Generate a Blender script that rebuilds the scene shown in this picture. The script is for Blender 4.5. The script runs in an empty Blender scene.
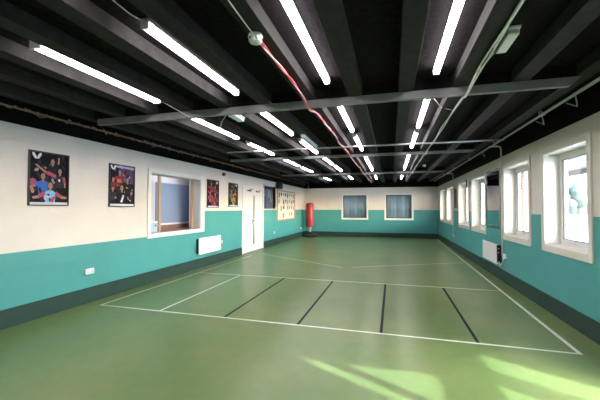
import bpy, math, random
from mathutils import Vector, Matrix
random.seed(7)
C = bpy.context.scene.collection
PI = math.pi

# ------------------------------------------------------------------ dimensions (metres)
XL, XR, YB, YF = -4.48, 2.14, 16.85, -2.2      # left wall, right wall, back wall, wall behind the camera
ZW, ZBEAM, ZDECK = 2.49, 2.75, 2.87            # top of cream paint, underside of beams, underside of deck
ZS = 0.23                                      # top of the dark green skirting band
WT = 0.26                                      # thickness of the right wall

# ------------------------------------------------------------------ materials
def principled(name, col, rough=0.6, metal=0.0, spec=0.5, coat=0.0):
    m = bpy.data.materials.new(name); m.use_nodes = True
    b = m.node_tree.nodes['Principled BSDF']
    b.inputs['Base Color'].default_value = (*col, 1)
    b.inputs['Roughness'].default_value = rough
    b.inputs['Metallic'].default_value = metal
    b.inputs['Specular IOR Level'].default_value = spec
    b.inputs['Coat Weight'].default_value = coat
    return m

def noisy(name, col, rough=0.6, amount=0.15, scale=8.0, bump=0.0, metal=0.0, spec=0.5, detail=6):
    """principled with noise in the colour (grain, dirt) and an optional bump"""
    m = principled(name, col, rough, metal, spec)
    nt = m.node_tree; N = nt.nodes; b = N['Principled BSDF']
    geo = N.new('ShaderNodeNewGeometry')
    no = N.new('ShaderNodeTexNoise'); no.inputs['Scale'].default_value = scale; no.inputs['Detail'].default_value = detail
    nt.links.new(geo.outputs['Position'], no.inputs['Vector'])
    mix = N.new('ShaderNodeMix'); mix.data_type = 'RGBA'
    mix.inputs[6].default_value = (*[c * (1 - amount) for c in col], 1)
    mix.inputs[7].default_value = (*[min(1, c * (1 + amount)) for c in col], 1)
    nt.links.new(no.outputs['Fac'], mix.inputs[0])
    nt.links.new(mix.outputs[2], b.inputs['Base Color'])
    if bump:
        bp = N.new('ShaderNodeBump'); bp.inputs['Strength'].default_value = bump; bp.inputs['Distance'].default_value = 0.01
        nt.links.new(no.outputs['Fac'], bp.inputs['Height']); nt.links.new(bp.outputs['Normal'], b.inputs['Normal'])
    return m

def emit(name, col, strength):
    m = bpy.data.materials.new(name); m.use_nodes = True
    nt = m.node_tree; nt.nodes.clear()
    e = nt.nodes.new('ShaderNodeEmission'); e.inputs['Color'].default_value = (*col, 1); e.inputs['Strength'].default_value = strength
    o = nt.nodes.new('ShaderNodeOutputMaterial'); nt.links.new(e.outputs[0], o.inputs[0])
    return m

def pane(name, tint=(0.96, 0.98, 0.98), boost=1.0):
    """thin window glass: transparent with a fresnel reflection"""
    m = bpy.data.materials.new(name); m.use_nodes = True
    nt = m.node_tree; nt.nodes.clear(); N = nt.nodes
    t = N.new('ShaderNodeBsdfTransparent'); t.inputs['Color'].default_value = (*tint, 1)
    g = N.new('ShaderNodeBsdfGlossy'); g.inputs['Roughness'].default_value = 0.02
    f = N.new('ShaderNodeFresnel'); geo = N.new('ShaderNodeNewGeometry'); mr = N.new('ShaderNodeMapRange')
    mr.inputs['To Min'].default_value = 1.5; mr.inputs['To Max'].default_value = 1 / 1.5      # same reflection from both faces of the pane
    nt.links.new(geo.outputs['Backfacing'], mr.inputs['Value']); nt.links.new(mr.outputs[0], f.inputs['IOR'])
    x = N.new('ShaderNodeMixShader'); o = N.new('ShaderNodeOutputMaterial')
    nt.links.new(f.outputs[0], x.inputs[0]); nt.links.new(t.outputs[0], x.inputs[1])
    nt.links.new(g.outputs[0], x.inputs[2]); nt.links.new(x.outputs[0], o.inputs[0])
    return m

CREAM = (0.755, 0.695, 0.635); TEAL = (0.072, 0.322, 0.310)
BLACK = (0.004, 0.004, 0.004)

def wall_paint(name, axis):
    """painted blockwork: cream over teal with a black band above, block joints as bump"""
    m = principled(name, CREAM, 0.42, spec=0.4); nt = m.node_tree; N = nt.nodes; Lk = nt.links
    b = N['Principled BSDF']
    geo = N.new('ShaderNodeNewGeometry'); sep = N.new('ShaderNodeSeparateXYZ'); Lk.new(geo.outputs['Position'], sep.inputs[0])
    def math_(op, a, bb):
        n = N.new('ShaderNodeMath'); n.operation = op
        for i, v in enumerate((a, bb)):
            if isinstance(v, (int, float)): n.inputs[i].default_value = v
            else: Lk.new(v, n.inputs[i])
        return n.outputs[0]
    # dado height: lower between the camera end and the hatch on the left wall
    if name == 'wall_left_paint':
        far = math_('GREATER_THAN', sep.outputs['Y'], 7.12)
        dado = math_('ADD', math_('MULTIPLY', far, 0.475), 0.90)
    else:
        dado = 1.365
    fac = math_('GREATER_THAN', sep.outputs['Z'], dado)
    # brick texture
    cmb = N.new('ShaderNodeCombineXYZ'); Lk.new(sep.outputs[axis], cmb.inputs[0]); Lk.new(sep.outputs['Z'], cmb.inputs[1])
    br = N.new('ShaderNodeTexBrick'); br.inputs['Scale'].default_value = 1.0
    br.inputs['Brick Width'].default_value = 0.45; br.inputs['Row Height'].default_value = 0.2275
    br.inputs['Mortar Size'].default_value = 0.006; br.inputs['Mortar Smooth'].default_value = 0.5
    Lk.new(cmb.outputs[0], br.inputs['Vector'])
    no = N.new('ShaderNodeTexNoise'); no.inputs['Scale'].default_value = 60; no.inputs['Detail'].default_value = 4
    Lk.new(geo.outputs['Position'], no.inputs['Vector'])
    no2 = N.new('ShaderNodeTexNoise'); no2.inputs['Scale'].default_value = 1.3; no2.inputs['Detail'].default_value = 5
    Lk.new(geo.outputs['Position'], no2.inputs['Vector'])
    mix = N.new('ShaderNodeMix'); mix.data_type = 'RGBA'
    mix.inputs[6].default_value = (*TEAL, 1); mix.inputs[7].default_value = (*CREAM, 1); Lk.new(fac, mix.inputs[0])
    mul = N.new('ShaderNodeMix'); mul.data_type = 'RGBA'; mul.blend_type = 'MULTIPLY'; mul.inputs[0].default_value = 1.0
    ramp = N.new('ShaderNodeMapRange'); ramp.inputs['From Min'].default_value = 0.3; ramp.inputs['From Max'].default_value = 0.7
    ramp.inputs['To Min'].default_value = 0.93; ramp.inputs['To Max'].default_value = 1.04
    Lk.new(no2.outputs['Fac'], ramp.inputs['Value'])
    Lk.new(mix.outputs[2], mul.inputs[6]); Lk.new(ramp.outputs[0], mul.inputs[7])
    top = math_('GREATER_THAN', sep.outputs['Z'], ZW)
    mix2 = N.new('ShaderNodeMix'); mix2.data_type = 'RGBA'; mix2.inputs[7].default_value = (*BLACK, 1)
    Lk.new(top, mix2.inputs[0]); Lk.new(mul.outputs[2], mix2.inputs[6]); Lk.new(mix2.outputs[2], b.inputs['Base Color'])
    Lk.new(math_('MULTIPLY_ADD', top, -0.36), b.inputs['Specular IOR Level']); b.inputs['Specular IOR Level'].links[0].from_node.inputs[2].default_value = 0.4
    h = math_('ADD', math_('MULTIPLY', br.outputs['Fac'], -1.0), math_('MULTIPLY', no.outputs['Fac'], 0.25))
    bp = N.new('ShaderNodeBump'); bp.inputs['Strength'].default_value = 0.45; bp.inputs['Distance'].default_value = 0.004
    Lk.new(h, bp.inputs['Height']); Lk.new(bp.outputs['Normal'], b.inputs['Normal'])
    return m

def floor_mat():
    m = principled('floor_green_vinyl', (0.2, 0.27, 0.12), 0.30, spec=0.40); nt = m.node_tree; N = nt.nodes; Lk = nt.links
    b = N['Principled BSDF']; geo = N.new('ShaderNodeNewGeometry')
    n1 = N.new('ShaderNodeTexNoise'); n1.inputs['Scale'].default_value = 0.9; n1.inputs['Detail'].default_value = 4; n1.inputs['Roughness'].default_value = 0.5
    n2 = N.new('ShaderNodeTexNoise'); n2.inputs['Scale'].default_value = 9; n2.inputs['Detail'].default_value = 4
    for n in (n1, n2): Lk.new(geo.outputs['Position'], n.inputs['Vector'])
    r1 = N.new('ShaderNodeValToRGB')
    r1.color_ramp.elements[0].position = 0.32; r1.color_ramp.elements[0].color = (0.110, 0.190, 0.062, 1)
    r1.color_ramp.elements[1].position = 0.70; r1.color_ramp.elements[1].color = (0.172, 0.230, 0.085, 1)
    Lk.new(n1.outputs['Fac'], r1.inputs[0])
    mr = N.new('ShaderNodeMapRange'); mr.inputs['From Min'].default_value = 0.3; mr.inputs['From Max'].default_value = 0.7
    mr.inputs['To Min'].default_value = 0.95; mr.inputs['To Max'].default_value = 1.05
    Lk.new(n2.outputs['Fac'], mr.inputs['Value'])
    mul = N.new('ShaderNodeMix'); mul.data_type = 'RGBA'; mul.blend_type = 'MULTIPLY'; mul.inputs[0].default_value = 1
    Lk.new(r1.outputs[0], mul.inputs[6]); Lk.new(mr.outputs[0], mul.inputs[7]); Lk.new(mul.outputs[2], b.inputs['Base Color'])
    return m

def brick_mat():
    m = principled('red_brick', (0.4, 0.2, 0.15), 0.8); nt = m.node_tree; N = nt.nodes; Lk = nt.links
    geo = N.new('ShaderNodeNewGeometry'); sep = N.new('ShaderNodeSeparateXYZ'); Lk.new(geo.outputs['Position'], sep.inputs[0])
    add = N.new('ShaderNodeMath'); Lk.new(sep.outputs['X'], add.inputs[0]); Lk.new(sep.outputs['Y'], add.inputs[1])
    cmb = N.new('ShaderNodeCombineXYZ'); Lk.new(add.outputs[0], cmb.inputs[0]); Lk.new(sep.outputs['Z'], cmb.inputs[1])
    br = N.new('ShaderNodeTexBrick'); br.inputs['Scale'].default_value = 1
    br.inputs['Brick Width'].default_value = 0.225; br.inputs['Row Height'].default_value = 0.075; br.inputs['Mortar Size'].default_value = 0.008
    br.inputs['Color1'].default_value = (0.5, 0.25, 0.19, 1); br.inputs['Color2'].default_value = (0.42, 0.2, 0.15, 1); br.inputs['Mortar'].default_value = (0.6, 0.55, 0.5, 1)
    Lk.new(cmb.outputs[0], br.inputs['Vector']); Lk.new(br.outputs['Color'], N['Principled BSDF'].inputs['Base Color'])
    return m

LIGHT_POWER = 34.0
M = dict(
    floor=floor_mat(),
    wall_left=wall_paint('wall_left_paint', 'Y'), wall_right=wall_paint('wall_right_paint', 'Y'),
    wall_back=wall_paint('wall_back_paint', 'X'),
    skirt=noisy('dark_green_skirting_paint', (0.030, 0.062, 0.050), 0.6, 0.2, 5, 0.1, spec=0.15),
    black=noisy('black_painted_deck', (0.011, 0.0095, 0.0100), 0.9, 0.9, 22, 0.5, spec=0.04, detail=9),
    beam=noisy('black_painted_beam', (0.027, 0.0255, 0.024), 0.75, 0.6, 9, 0.25, spec=0.10, detail=8),
    bar=noisy('grey_painted_timber', (0.185, 0.19, 0.19), 0.6, 0.35, 6, 0.1),
    white_line=noisy('white_line_paint', (0.74, 0.75, 0.67), 0.4, 0.1, 20),
    black_line=noisy('black_line_paint', (0.022, 0.025, 0.032), 0.6, 0.2, 20, spec=0.1),
    trim=noisy('cream_gloss_timber', (0.74, 0.70, 0.62), 0.35, 0.05, 4),
    white=noisy('white_gloss_paint', (0.78, 0.77, 0.75), 0.35, 0.03, 4),
    upvc=principled('white_plastic_frame', (0.80, 0.80, 0.80), 0.3),
    gasket=principled('dark_rubber_gasket', (0.05, 0.05, 0.055), 0.6),
    glass=pane('clear_glass'),
    chrome=principled('brushed_steel', (0.62, 0.62, 0.62), 0.25, 1.0),
    mirror=principled('mirror_silver', (0.40, 0.39, 0.46), 0.02, 1.0),
    steel=noisy('grey_steel_conduit', (0.50, 0.48, 0.48), 0.38, 0.2, 12, metal=0.4),
    rust=noisy('rusty_pipe', (0.20, 0.13, 0.08), 0.6, 0.75, 17, 0.4, detail=9),
    plastic=principled('white_plastic', (0.80, 0.80, 0.78), 0.35),
    plastic_grey=principled('grey_white_plastic', (0.58, 0.62, 0.60), 0.4),
    black_plastic=noisy('black_plastic', (0.012, 0.012, 0.013), 0.4, 0.2, 20),
    grille=noisy('dark_grille', (0.03, 0.03, 0.032), 0.7, 0.5, 120, 0.3),
    tube=emit('fluorescent_diffuser', (1.0, 0.93, 0.97), LIGHT_POWER),
    hatch_fill=emit('hatch_fill_glow', (1.0, 0.97, 0.98), 13.0),
    lens=principled('frosted_lens', (0.75, 0.77, 0.76), 0.3),
    wood=noisy('pine_timber', (0.50, 0.35, 0.21), 0.5, 0.15, 14),
    oak=noisy('oak_frame', (0.42, 0.23, 0.10), 0.45, 0.2, 14),
    board_blue=noisy('blue_felt', (0.24, 0.33, 0.53), 0.85, 0.06, 30),
    hatch_grey=noisy('pale_grey_lining', (0.60, 0.61, 0.66), 0.6, 0.03, 4),
    counter=noisy('red_brown_counter', (0.23, 0.12, 0.10), 0.3, 0.3, 10),
    box_blue=principled('pale_blue_plastic', (0.42, 0.56, 0.68), 0.4),
    curtain=noisy('blue_grey_curtain', (0.26, 0.36, 0.47), 0.85, 0.12, 5),
    navy=noisy('navy_board', (0.025, 0.040, 0.13), 0.7, 0.2, 5),
    red_vinyl=noisy('red_vinyl', (0.37, 0.022, 0.036), 0.35, 0.1, 6),
    rubber=noisy('dark_rubber', (0.02, 0.024, 0.024), 0.5, 0.2, 8),
    red_plastic=principled('red_plastic', (0.30, 0.015, 0.012), 0.4),
    cable_white=principled('white_cable', (0.80, 0.79, 0.75), 0.5),
    cable_red=principled('red_cable', (0.62, 0.05, 0.08), 0.5),
    cable_pink=principled('pale_pink_cable', (0.70, 0.40, 0.42), 0.5),
    paper=noisy('white_paper', (0.74, 0.73, 0.70), 0.7, 0.04, 6),
    ink=principled('grey_ink', (0.25, 0.25, 0.27), 0.7),
    cork=noisy('pale_pinboard', (0.60, 0.57, 0.50), 0.8, 0.1, 40),
    p_dark=principled('print_dark', (0.006, 0.007, 0.010), 0.3, spec=0.08),
    p_skin=principled('print_skin', (0.36, 0.20, 0.145), 0.35, spec=0.12), p_hair=principled('print_hair', (0.015, 0.012, 0.012), 0.35, spec=0.12),
    p_blue=principled('print_blue', (0.04, 0.13, 0.48), 0.35, spec=0.12), p_sky=principled('print_sky', (0.22, 0.45, 0.70), 0.35, spec=0.12),
    p_pink=principled('print_pink', (0.40, 0.07, 0.14), 0.35, spec=0.12), p_red=principled('print_red', (0.22, 0.025, 0.035), 0.35, spec=0.12),
    p_black=principled('print_black', (0.010, 0.010, 0.013), 0.35, spec=0.12), p_white=principled('print_white', (0.75, 0.75, 0.78), 0.35, spec=0.12),
    p_yellow=principled('print_yellow', (0.36, 0.30, 0.06), 0.35, spec=0.12), p_green=principled('print_green', (0.09, 0.19, 0.07), 0.35, spec=0.12),
    p_purple=principled('print_purple', (0.085, 0.05, 0.14), 0.35, spec=0.12), p_orange=principled('print_orange', (0.55, 0.18, 0.05), 0.35, spec=0.12),
    p_grey=principled('print_grey', (0.026, 0.022, 0.030), 0.35, spec=0.12), p_lilac=principled('print_lilac', (0.45, 0.42, 0.66), 0.35, spec=0.12),
    brick=brick_mat(),
    paving=noisy('pale_paving', (0.49, 0.51, 0.55), 0.8, 0.1, 2),
    leaf=noisy('hedge_leaves', (0.022, 0.045, 0.03), 0.7, 0.6, 3, 0.6), bark=noisy('bark', (0.12, 0.08, 0.05), 0.8, 0.3, 8),
    soffit=noisy('brown_soffit_boards', (0.075, 0.05, 0.035), 0.6, 0.2, 6), fascia=noisy('grey_fascia', (0.10, 0.10, 0.11), 0.6, 0.1, 3),
    render=noisy('pale_render', (0.16, 0.165, 0.18), 0.8, 0.06, 2), slate=noisy('slate_roof', (0.16, 0.17, 0.19), 0.7, 0.2, 6),
)

# ------------------------------------------------------------------ mesh builder (world coordinates)
class MB:
    def __init__(self): self.v, self.f, self.mi, self.sm = [], [], [], []
    def face(self, pts, mi=0, smooth=False):
        i = len(self.v); self.v += [tuple(p) for p in pts]; self.f.append(tuple(range(i, i + len(pts)))); self.mi.append(mi); self.sm.append(smooth)
    def idx(self, verts, faces, mi=0, smooth=False):
        i = len(self.v); self.v += [tuple(p) for p in verts]
        for f in faces: self.f.append(tuple(i + k for k in f)); self.mi.append(mi); self.sm.append(smooth)
        return self
    def box(self, x0, x1, y0, y1, z0, z1, mi=0):
        x0, x1 = min(x0, x1), max(x0, x1); y0, y1 = min(y0, y1), max(y0, y1); z0, z1 = min(z0, z1), max(z0, z1)
        v = [(x0,y0,z0),(x1,y0,z0),(x1,y1,z0),(x0,y1,z0),(x0,y0,z1),(x1,y0,z1),(x1,y1,z1),(x0,y1,z1)]
        return self.idx(v, [(0,3,2,1),(4,5,6,7),(0,1,5,4),(1,2,6,5),(2,3,7,6),(3,0,4,7)], mi)
    def lathe(self, c, prof, n=24, mi=0, axis='Z'):
        """prof: (radius, height) pairs along the axis, closed at both ends"""
        vs = []
        for r, h in prof:
            for k in range(n):
                a = 2 * PI * k / n; p, q = r * math.cos(a), r * math.sin(a)
                d = {'Z': (p, q, h), 'X': (h, p, q), 'Y': (q, h, p)}[axis]
                vs.append((c[0] + d[0], c[1] + d[1], c[2] + d[2]))
        fs = []
        for i in range(len(prof) - 1):
            for k in range(n):
                fs.append((i*n + k, i*n + (k+1) % n, (i+1)*n + (k+1) % n, (i+1)*n + k))
        self.idx(vs, fs, mi, True)
        self.face([vs[k] for k in range(n)][::-1], mi); self.face([vs[(len(prof)-1)*n + k] for k in range(n)], mi)
        return self
    def tube(self, pts, r, n=8, mi=0):
        pts = [Vector(p) for p in pts]; vs = []; up = Vector((0.13, 0.21, 0.97))
        for i, p in enumerate(pts):
            t = (pts[min(i+1, len(pts)-1)] - pts[max(i-1, 0)]).normalized()
            a = t.cross(up)
            if a.length < 1e-3: a = t.cross(Vector((1, 0, 0)))
            a.normalize(); b = t.cross(a)
            for k in range(n):
                w = 2 * PI * k / n; vs.append(p + a * r * math.cos(w) + b * r * math.sin(w))
        fs = [(i*n + k, i*n + (k+1) % n, (i+1)*n + (k+1) % n, (i+1)*n + k) for i in range(len(pts)-1) for k in range(n)]
        fs += [tuple(range(n))[::-1], tuple((len(pts)-1)*n + k for k in range(n))]
        return self.idx(vs, fs, mi, True)
    def build(self, name, mats, parent=None, origin=None, bevel=0.0):
        if not isinstance(mats, (list, tuple)): mats = [mats]
        o = parent.location if parent is not None and parent.parent is None else None
        if parent is not None and parent.parent is not None:
            o = parent.parent.location + parent.location
        if parent is None: o = Vector(origin) if origin is not None else Vector((0, 0, 0))
        me = bpy.data.meshes.new(name); me.from_pydata([tuple(Vector(p) - o) for p in self.v], [], self.f)
        for m in mats: me.materials.append(m)
        me.polygons.foreach_set('material_index', self.mi); me.polygons.foreach_set('use_smooth', self.sm); me.update()
        ob = bpy.data.objects.new(name, me); C.objects.link(ob)
        if parent is not None: ob.parent = parent
        else: ob.location = o
        if bevel:
            bv = ob.modifiers.new('bevel', 'BEVEL'); bv.width = bevel; bv.segments = 2; bv.limit_method = 'ANGLE'
        return ob

def box(*a): return MB().box(*a)
def empty(name, loc):
    o = bpy.data.objects.new(name, None); o.empty_display_size = 0.1; o.location = loc; C.objects.link(o); return o
def tag(o, label, cat, group=None):
    o['label'] = label; o['category'] = cat
    if group: o['group'] = group
    return o
def thing(name, loc, label, cat, group=None): return tag(empty(name, loc), label, cat, group)
def struct(o): o['kind'] = 'structure'; return o
def copy_tree(o, loc, label):
    c = o.copy(); C.objects.link(c); c.location = loc; c['label'] = label
    for ch in list(o.children):
        d = ch.copy(); C.objects.link(d); d.parent = c
        for g in list(ch.children):
            e = g.copy(); C.objects.link(e); e.parent = d
    return c

# ------------------------------------------------------------------ the room shell
def wall_x(name, x0, x1, y0, y1, z1, holes, mat):
    """wall in a plane of constant x, with rectangular holes (y0,y1,z0,z1)"""
    ys = sorted({y0, y1, *[h[0] for h in holes], *[h[1] for h in holes]})
    mb = MB()
    for a, b in zip(ys, ys[1:]):
        z = 0.0
        for h in sorted([h for h in holes if h[0] <= a and h[1] >= b], key=lambda h: h[2]):
            if h[2] > z: mb.box(x0, x1, a, b, z, h[2])
            z = h[3]
        mb.box(x0, x1, a, b, z, z1)
    return struct(mb.build(name, mat))
def wall_y(name, y0, y1, x0, x1, z1, holes, mat):
    xs = sorted({x0, x1, *[h[0] for h in holes], *[h[1] for h in holes]})
    mb = MB()
    for a, b in zip(xs, xs[1:]):
        z = 0.0
        for h in sorted([h for h in holes if h[0] <= a and h[1] >= b], key=lambda h: h[2]):
            if h[2] > z: mb.box(a, b, y0, y1, z, h[2])
            z = h[3]
        mb.box(a, b, y0, y1, z, z1)
    return struct(mb.build(name, mat))

WIN = [(4.41, 5.52), (6.06, 7.26), (8.63, 9.93), (10.36, 11.72), (12.77, 14.13), (14.50, 15.92)]   # right wall, inside the trim
WZ0, WZ1 = 0.92, 2.24
HATCH = (5.30, 7.00, 0.955, 2.13)
DOOR = (9.34, 11.04, 0.0, 2.13)
DARKWIN = (11.10, 12.34, 1.43, 2.28)
BWIN = [(-2.42, -1.21), (-0.27, 0.96)]; BZ0, BZ1 = 0.94, 2.12
SCREEN = (1.25, 3.0, 0.0, 2.3)      # made-up glazed opening for the sun patches beside the camera, outside the picture

wall_x('wall_right', XR, XR + WT, YF - 0.3, YB + 0.3, 3.05, [(a, b, WZ0, WZ1) for a, b in WIN] + [SCREEN], M['wall_right'])
wall_x('wall_left', XL - 0.3, XL, YF - 0.3, YB + 0.3, 3.05, [HATCH, DOOR, DARKWIN], M['wall_left'])
wall_y('wall_back', YB, YB + 0.3, XL, XR, 3.05, [(a, b, BZ0, BZ1) for a, b in BWIN], M['wall_back'])
wall_y('wall_front', YF - 0.3, YF, XL, XR, 3.05, [], M['wall_back'])
struct(box(XL - 0.35, XR + WT + 0.05, YF - 0.35, YB + 0.35, ZDECK, 3.12).build('ceiling', M['black']))

# floor with its painted court markings
fl = MB(); fl.box(XL - 0.4, XR + WT, YF - 0.3, YB + 0.3, -0.12, 0.0)
lvl = [0.0012]
def stripe(x0, y0, x1, y1, w, mi):
    a, b = Vector((x0, y0, 0)), Vector((x1, y1, 0)); t = (b - a).normalized(); n = Vector((-t.y, t.x, 0)) * w / 2
    z = Vector((0, 0, lvl[0])); lvl[0] += 0.00004
    fl.face([a - n + z, b - n + z, b + n + z, a + n + z], mi)
BX = (-2.15, -1.135, -0.125, 0.895)
for x in BX: stripe(x, 3.94, x + 0.005, 6.49, 0.035, 2)
stripe(-4.21, 3.94, 1.83, 3.94, 0.036, 1)           # near line
stripe(-4.14, 6.50, 1.87, 6.53, 0.038, 1)           # far line
stripe(1.81, 3.94, 2.02, 16.4, 0.040, 1)            # right sideline
stripe(-4.19, 3.94, -4.13, 9.3, 0.036, 1)           # left sideline
stripe(-3.155, 3.94, -3.15, 6.51, 0.036, 1)
stripe(-3.95, 9.68, -1.17, 8.02, 0.034, 1)          # two slanting lines beyond the court
stripe(-0.95, 8.11, 1.80, 9.62, 0.034, 1)
struct(fl.build('floor', [M['floor'], M['white_line'], M['black_line']]))

# dark green painted skirting course
b = MB(); b.box(XL, XL + 0.014, YF, DOOR[0] - 0.03, 0, ZS); b.box(XL, XL + 0.014, DOOR[1] + 0.03, YB, 0, ZS)
struct(b.build('baseboard_left', M['skirt']))
b = MB(); b.box(XR - 0.014, XR, YF, SCREEN[0], 0, ZS); b.box(XR - 0.014, XR, SCREEN[1], YB, 0, ZS)
struct(b.build('baseboard_right', M['skirt']))
struct(box(XL + 0.014, XR - 0.014, YB - 0.014, YB, 0, ZS).build('baseboard_back', M['skirt']))

# ------------------------------------------------------------------ ceiling beams, cross beams
PITCH = 0.555; BW = 0.16
beams = {}
order = ['leftmost ceiling beam, against the wall with posters', 'second ceiling beam from the left wall',
         'third ceiling beam from the left wall, left of the leftmost light row', 'fourth ceiling beam from the left wall, right of the leftmost light row',
         'fifth ceiling beam from the left wall, left of the second light row', 'sixth ceiling beam from the left wall, right of the second light row',
         'ceiling beam with the smoke detector and red cable under it', 'ceiling beam just right of the third light row from the left',
         'ceiling beam just left of the rightmost light row', 'ceiling beam with the long white cable under it',
         'second ceiling beam from the window wall', 'ceiling beam nearest the window wall']
for k in range(12):
    x = 0.08 + (k - 8) * PITCH
    o = box(x, x + BW, YF, YB, ZBEAM, ZDECK).build('ceiling_beam', M['beam'], origin=(x + BW / 2, YF, ZBEAM), bevel=0.004)
    tag(o, 'black painted ' + order[k], 'beam', 'long ceiling beams'); beams[k] = x

CB = [(3.78, 'nearest grey timber cross beam under the black ceiling', 0.09), (7.90, 'second grey cross beam from the camera under the ceiling', 0.06), (12.08, 'farthest grey cross beam under the ceiling, near the back wall', 0.06)]
for y, lab, dep in CB:
    t = thing('cross_beam', (-1.2, y, ZBEAM - dep), lab, 'beam', 'cross beams under the ceiling')
    mb = MB(); z0, z1 = ZBEAM - dep, ZBEAM
    x0, x1 = -4.14, 1.80
    mb.idx([(x0, y, z0), (x1 - 0.1, y, z0), (x1 - 0.1, y + 0.05, z0), (x0, y + 0.05, z0), (x0, y, z1), (x1, y, z1), (x1, y + 0.05, z1), (x0, y + 0.05, z1)],
           [(0,3,2,1),(4,5,6,7),(0,1,5,4),(1,2,6,5),(2,3,7,6),(3,0,4,7)])
    mb.build('timber', M['bar'], t, bevel=0.003)
    for k in range(11):
        box(beams[k] + BW, beams[k + 1], y, y + 0.05, ZBEAM, ZDECK).build('blocking_piece', M['black'], t)
# thin conduit across the ceiling
t = tag(MB().tube([(-3.6, 6.72, 2.715), (-1.5, 6.70, 2.712), (0, 6.72, 2.714), (2.0, 6.74, 2.712)], 0.017).build('conduit', M['steel'], origin=(0, 6.72, 2.71)),
        'thin grey conduit crossing the ceiling between the nearest and second cross beams', 'conduit')

# ------------------------------------------------------------------ strip lights
LLEN = 1.52
def strip_light(twin):
    t = empty('strip_light', (0, 0, ZDECK))
    t['category'] = 'light'
    if twin:
        box(-0.05, 0.05, -LLEN/2, LLEN/2, ZDECK - 0.032, ZDECK).build('housing', M['plastic'], t)
        for s in (-1, 1):
            MB().lathe((s * 0.028, 0, ZDECK - 0.052), [(0.018, -LLEN/2 + 0.02), (0.018, LLEN/2 - 0.02)], 12, axis='Y').build('tube', M['tube'], t)
            box(-0.05, 0.05, s * LLEN/2, s * (LLEN/2 - 0.022), ZDECK - 0.075, ZDECK - 0.032).build('end_cap', M['plastic'], t)
    else:
        box(-0.026, 0.026, -LLEN/2, LLEN/2, ZDECK - 0.022, ZDECK).build('housing', M['plastic'], t)
        prof = [(-0.028, -0.022), (0.028, -0.022), (0.029, -0.052), (0.024, -0.066), (0.012, -0.074), (-0.012, -0.074), (-0.024, -0.066), (-0.029, -0.052)]
        mb = MB(); n = len(prof); y0, y1 = -LLEN/2 + 0.015, LLEN/2 - 0.015
        vs = [(x, y0, ZDECK + z) for x, z in prof] + [(x, y1, ZDECK + z) for x, z in prof]
        mb.idx(vs, [(i, (i+1) % n, n + (i+1) % n, n + i) for i in range(n)] + [tuple(range(n))[::-1], tuple(range(n, 2*n))])
        mb.build('diffuser', M['tube'], t)
        for s in (-1, 1):
            box(-0.031, 0.031, s * LLEN/2, s * (LLEN/2 - 0.015), ZDECK - 0.076, ZDECK).build('end_cap', M['plastic'], t, bevel=0.004)
    return t
ROWS = [(-2.89, True, 'ceiling row closest to the left wall'), (-1.775, False, 'second ceiling row from left wall'),
        (-0.665, False, 'ceiling row right of red cable'), (0.44, False, 'rightmost ceiling row')]
YS = [-1.3, 0.84, 2.77, 5.03, 6.93, 9.40, 11.22, 14.70]
SHIFT = {(-0.665, 2.77): -0.07, (0.44, 2.77): -0.03, (-1.775, 6.93): 0.17, (0.44, 14.70): 0.3, (-2.89, 14.70): 0.35, (-2.89, 6.93): 0.1, (-0.665, 6.93): 0.05}
ORD = ['rearmost (behind the camera)', 'one overhead at the camera', 'nearest in view', 'second in view', 'third in view', 'fourth in view', 'fifth in view', 'farthest']
proto = {True: None, False: None}
for x, tw, rname in ROWS:
    for y, od in zip(YS, ORD):
        y += SHIFT.get((x, y), 0)
        lab = ('twin tube' if tw else 'strip') + ' light, ' + od + ', ' + rname
        if proto[tw] is None:
            o = proto[tw] = strip_light(tw); o.location = (x, y, ZDECK); o['label'] = lab
        else:
            o = copy_tree(proto[tw], (x, y, ZDECK), lab)
        o['group'] = 'lit strip lights on the ceiling'

# unlit fittings
def bulkhead(x, y, z, w, l, h, label):
    t = thing('emergency_light', (x, y, z), label, 'light')
    box(x - w/2, x + w/2, y - l/2, y + l/2, z - 0.02, z).build('base_plate', M['plastic_grey'], t)
    box(x - w/2 + 0.006, x + w/2 - 0.006, y - l/2 + 0.006, y + l/2 - 0.006, z - h, z - 0.02).build('lens', M['lens'], t, bevel=0.015)
    return t
bulkhead(0.92, 3.02, ZDECK, 0.10, 0.34, 0.07, 'white unlit emergency light on the ceiling right of the white cable')
bulkhead(-2.06, 4.08, ZBEAM, 0.11, 0.34, 0.07, 'pale unlit emergency light just behind the nearest cross beam')
bulkhead(-1.50, 6.05, ZBEAM, 0.07, 1.10, 0.05, 'long grey unlit batten on a beam beside the second light row')

def smoke(x, y, z, label):
    t = thing('smoke_detector', (x, y, z), label, 'smoke detector')
    MB().lathe((x, y, z), [(0.052, 0.0), (0.056, -0.012), (0.056, -0.022)], 28).build('base', M['plastic'], t)
    MB().lathe((x, y, z), [(0.050, -0.022), (0.052, -0.040), (0.044, -0.056), (0.024, -0.066), (0.004, -0.068)], 28).build('sensor_head', M['plastic_grey'], t)
    for k in range(6):
        a = k * PI / 3
        box(x + 0.049*math.cos(a) - 0.006, x + 0.049*math.cos(a) + 0.006, y + 0.049*math.sin(a) - 0.006, y + 0.049*math.sin(a) + 0.006, z - 0.042, z - 0.030).build('vent', M['black_plastic'], t)
smoke(-0.975, 2.24, ZBEAM, 'round white smoke detector on the beam with the red cable')
smoke(1.03, 11.3, ZDECK, 'small round white detector far off near the window side')

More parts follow.
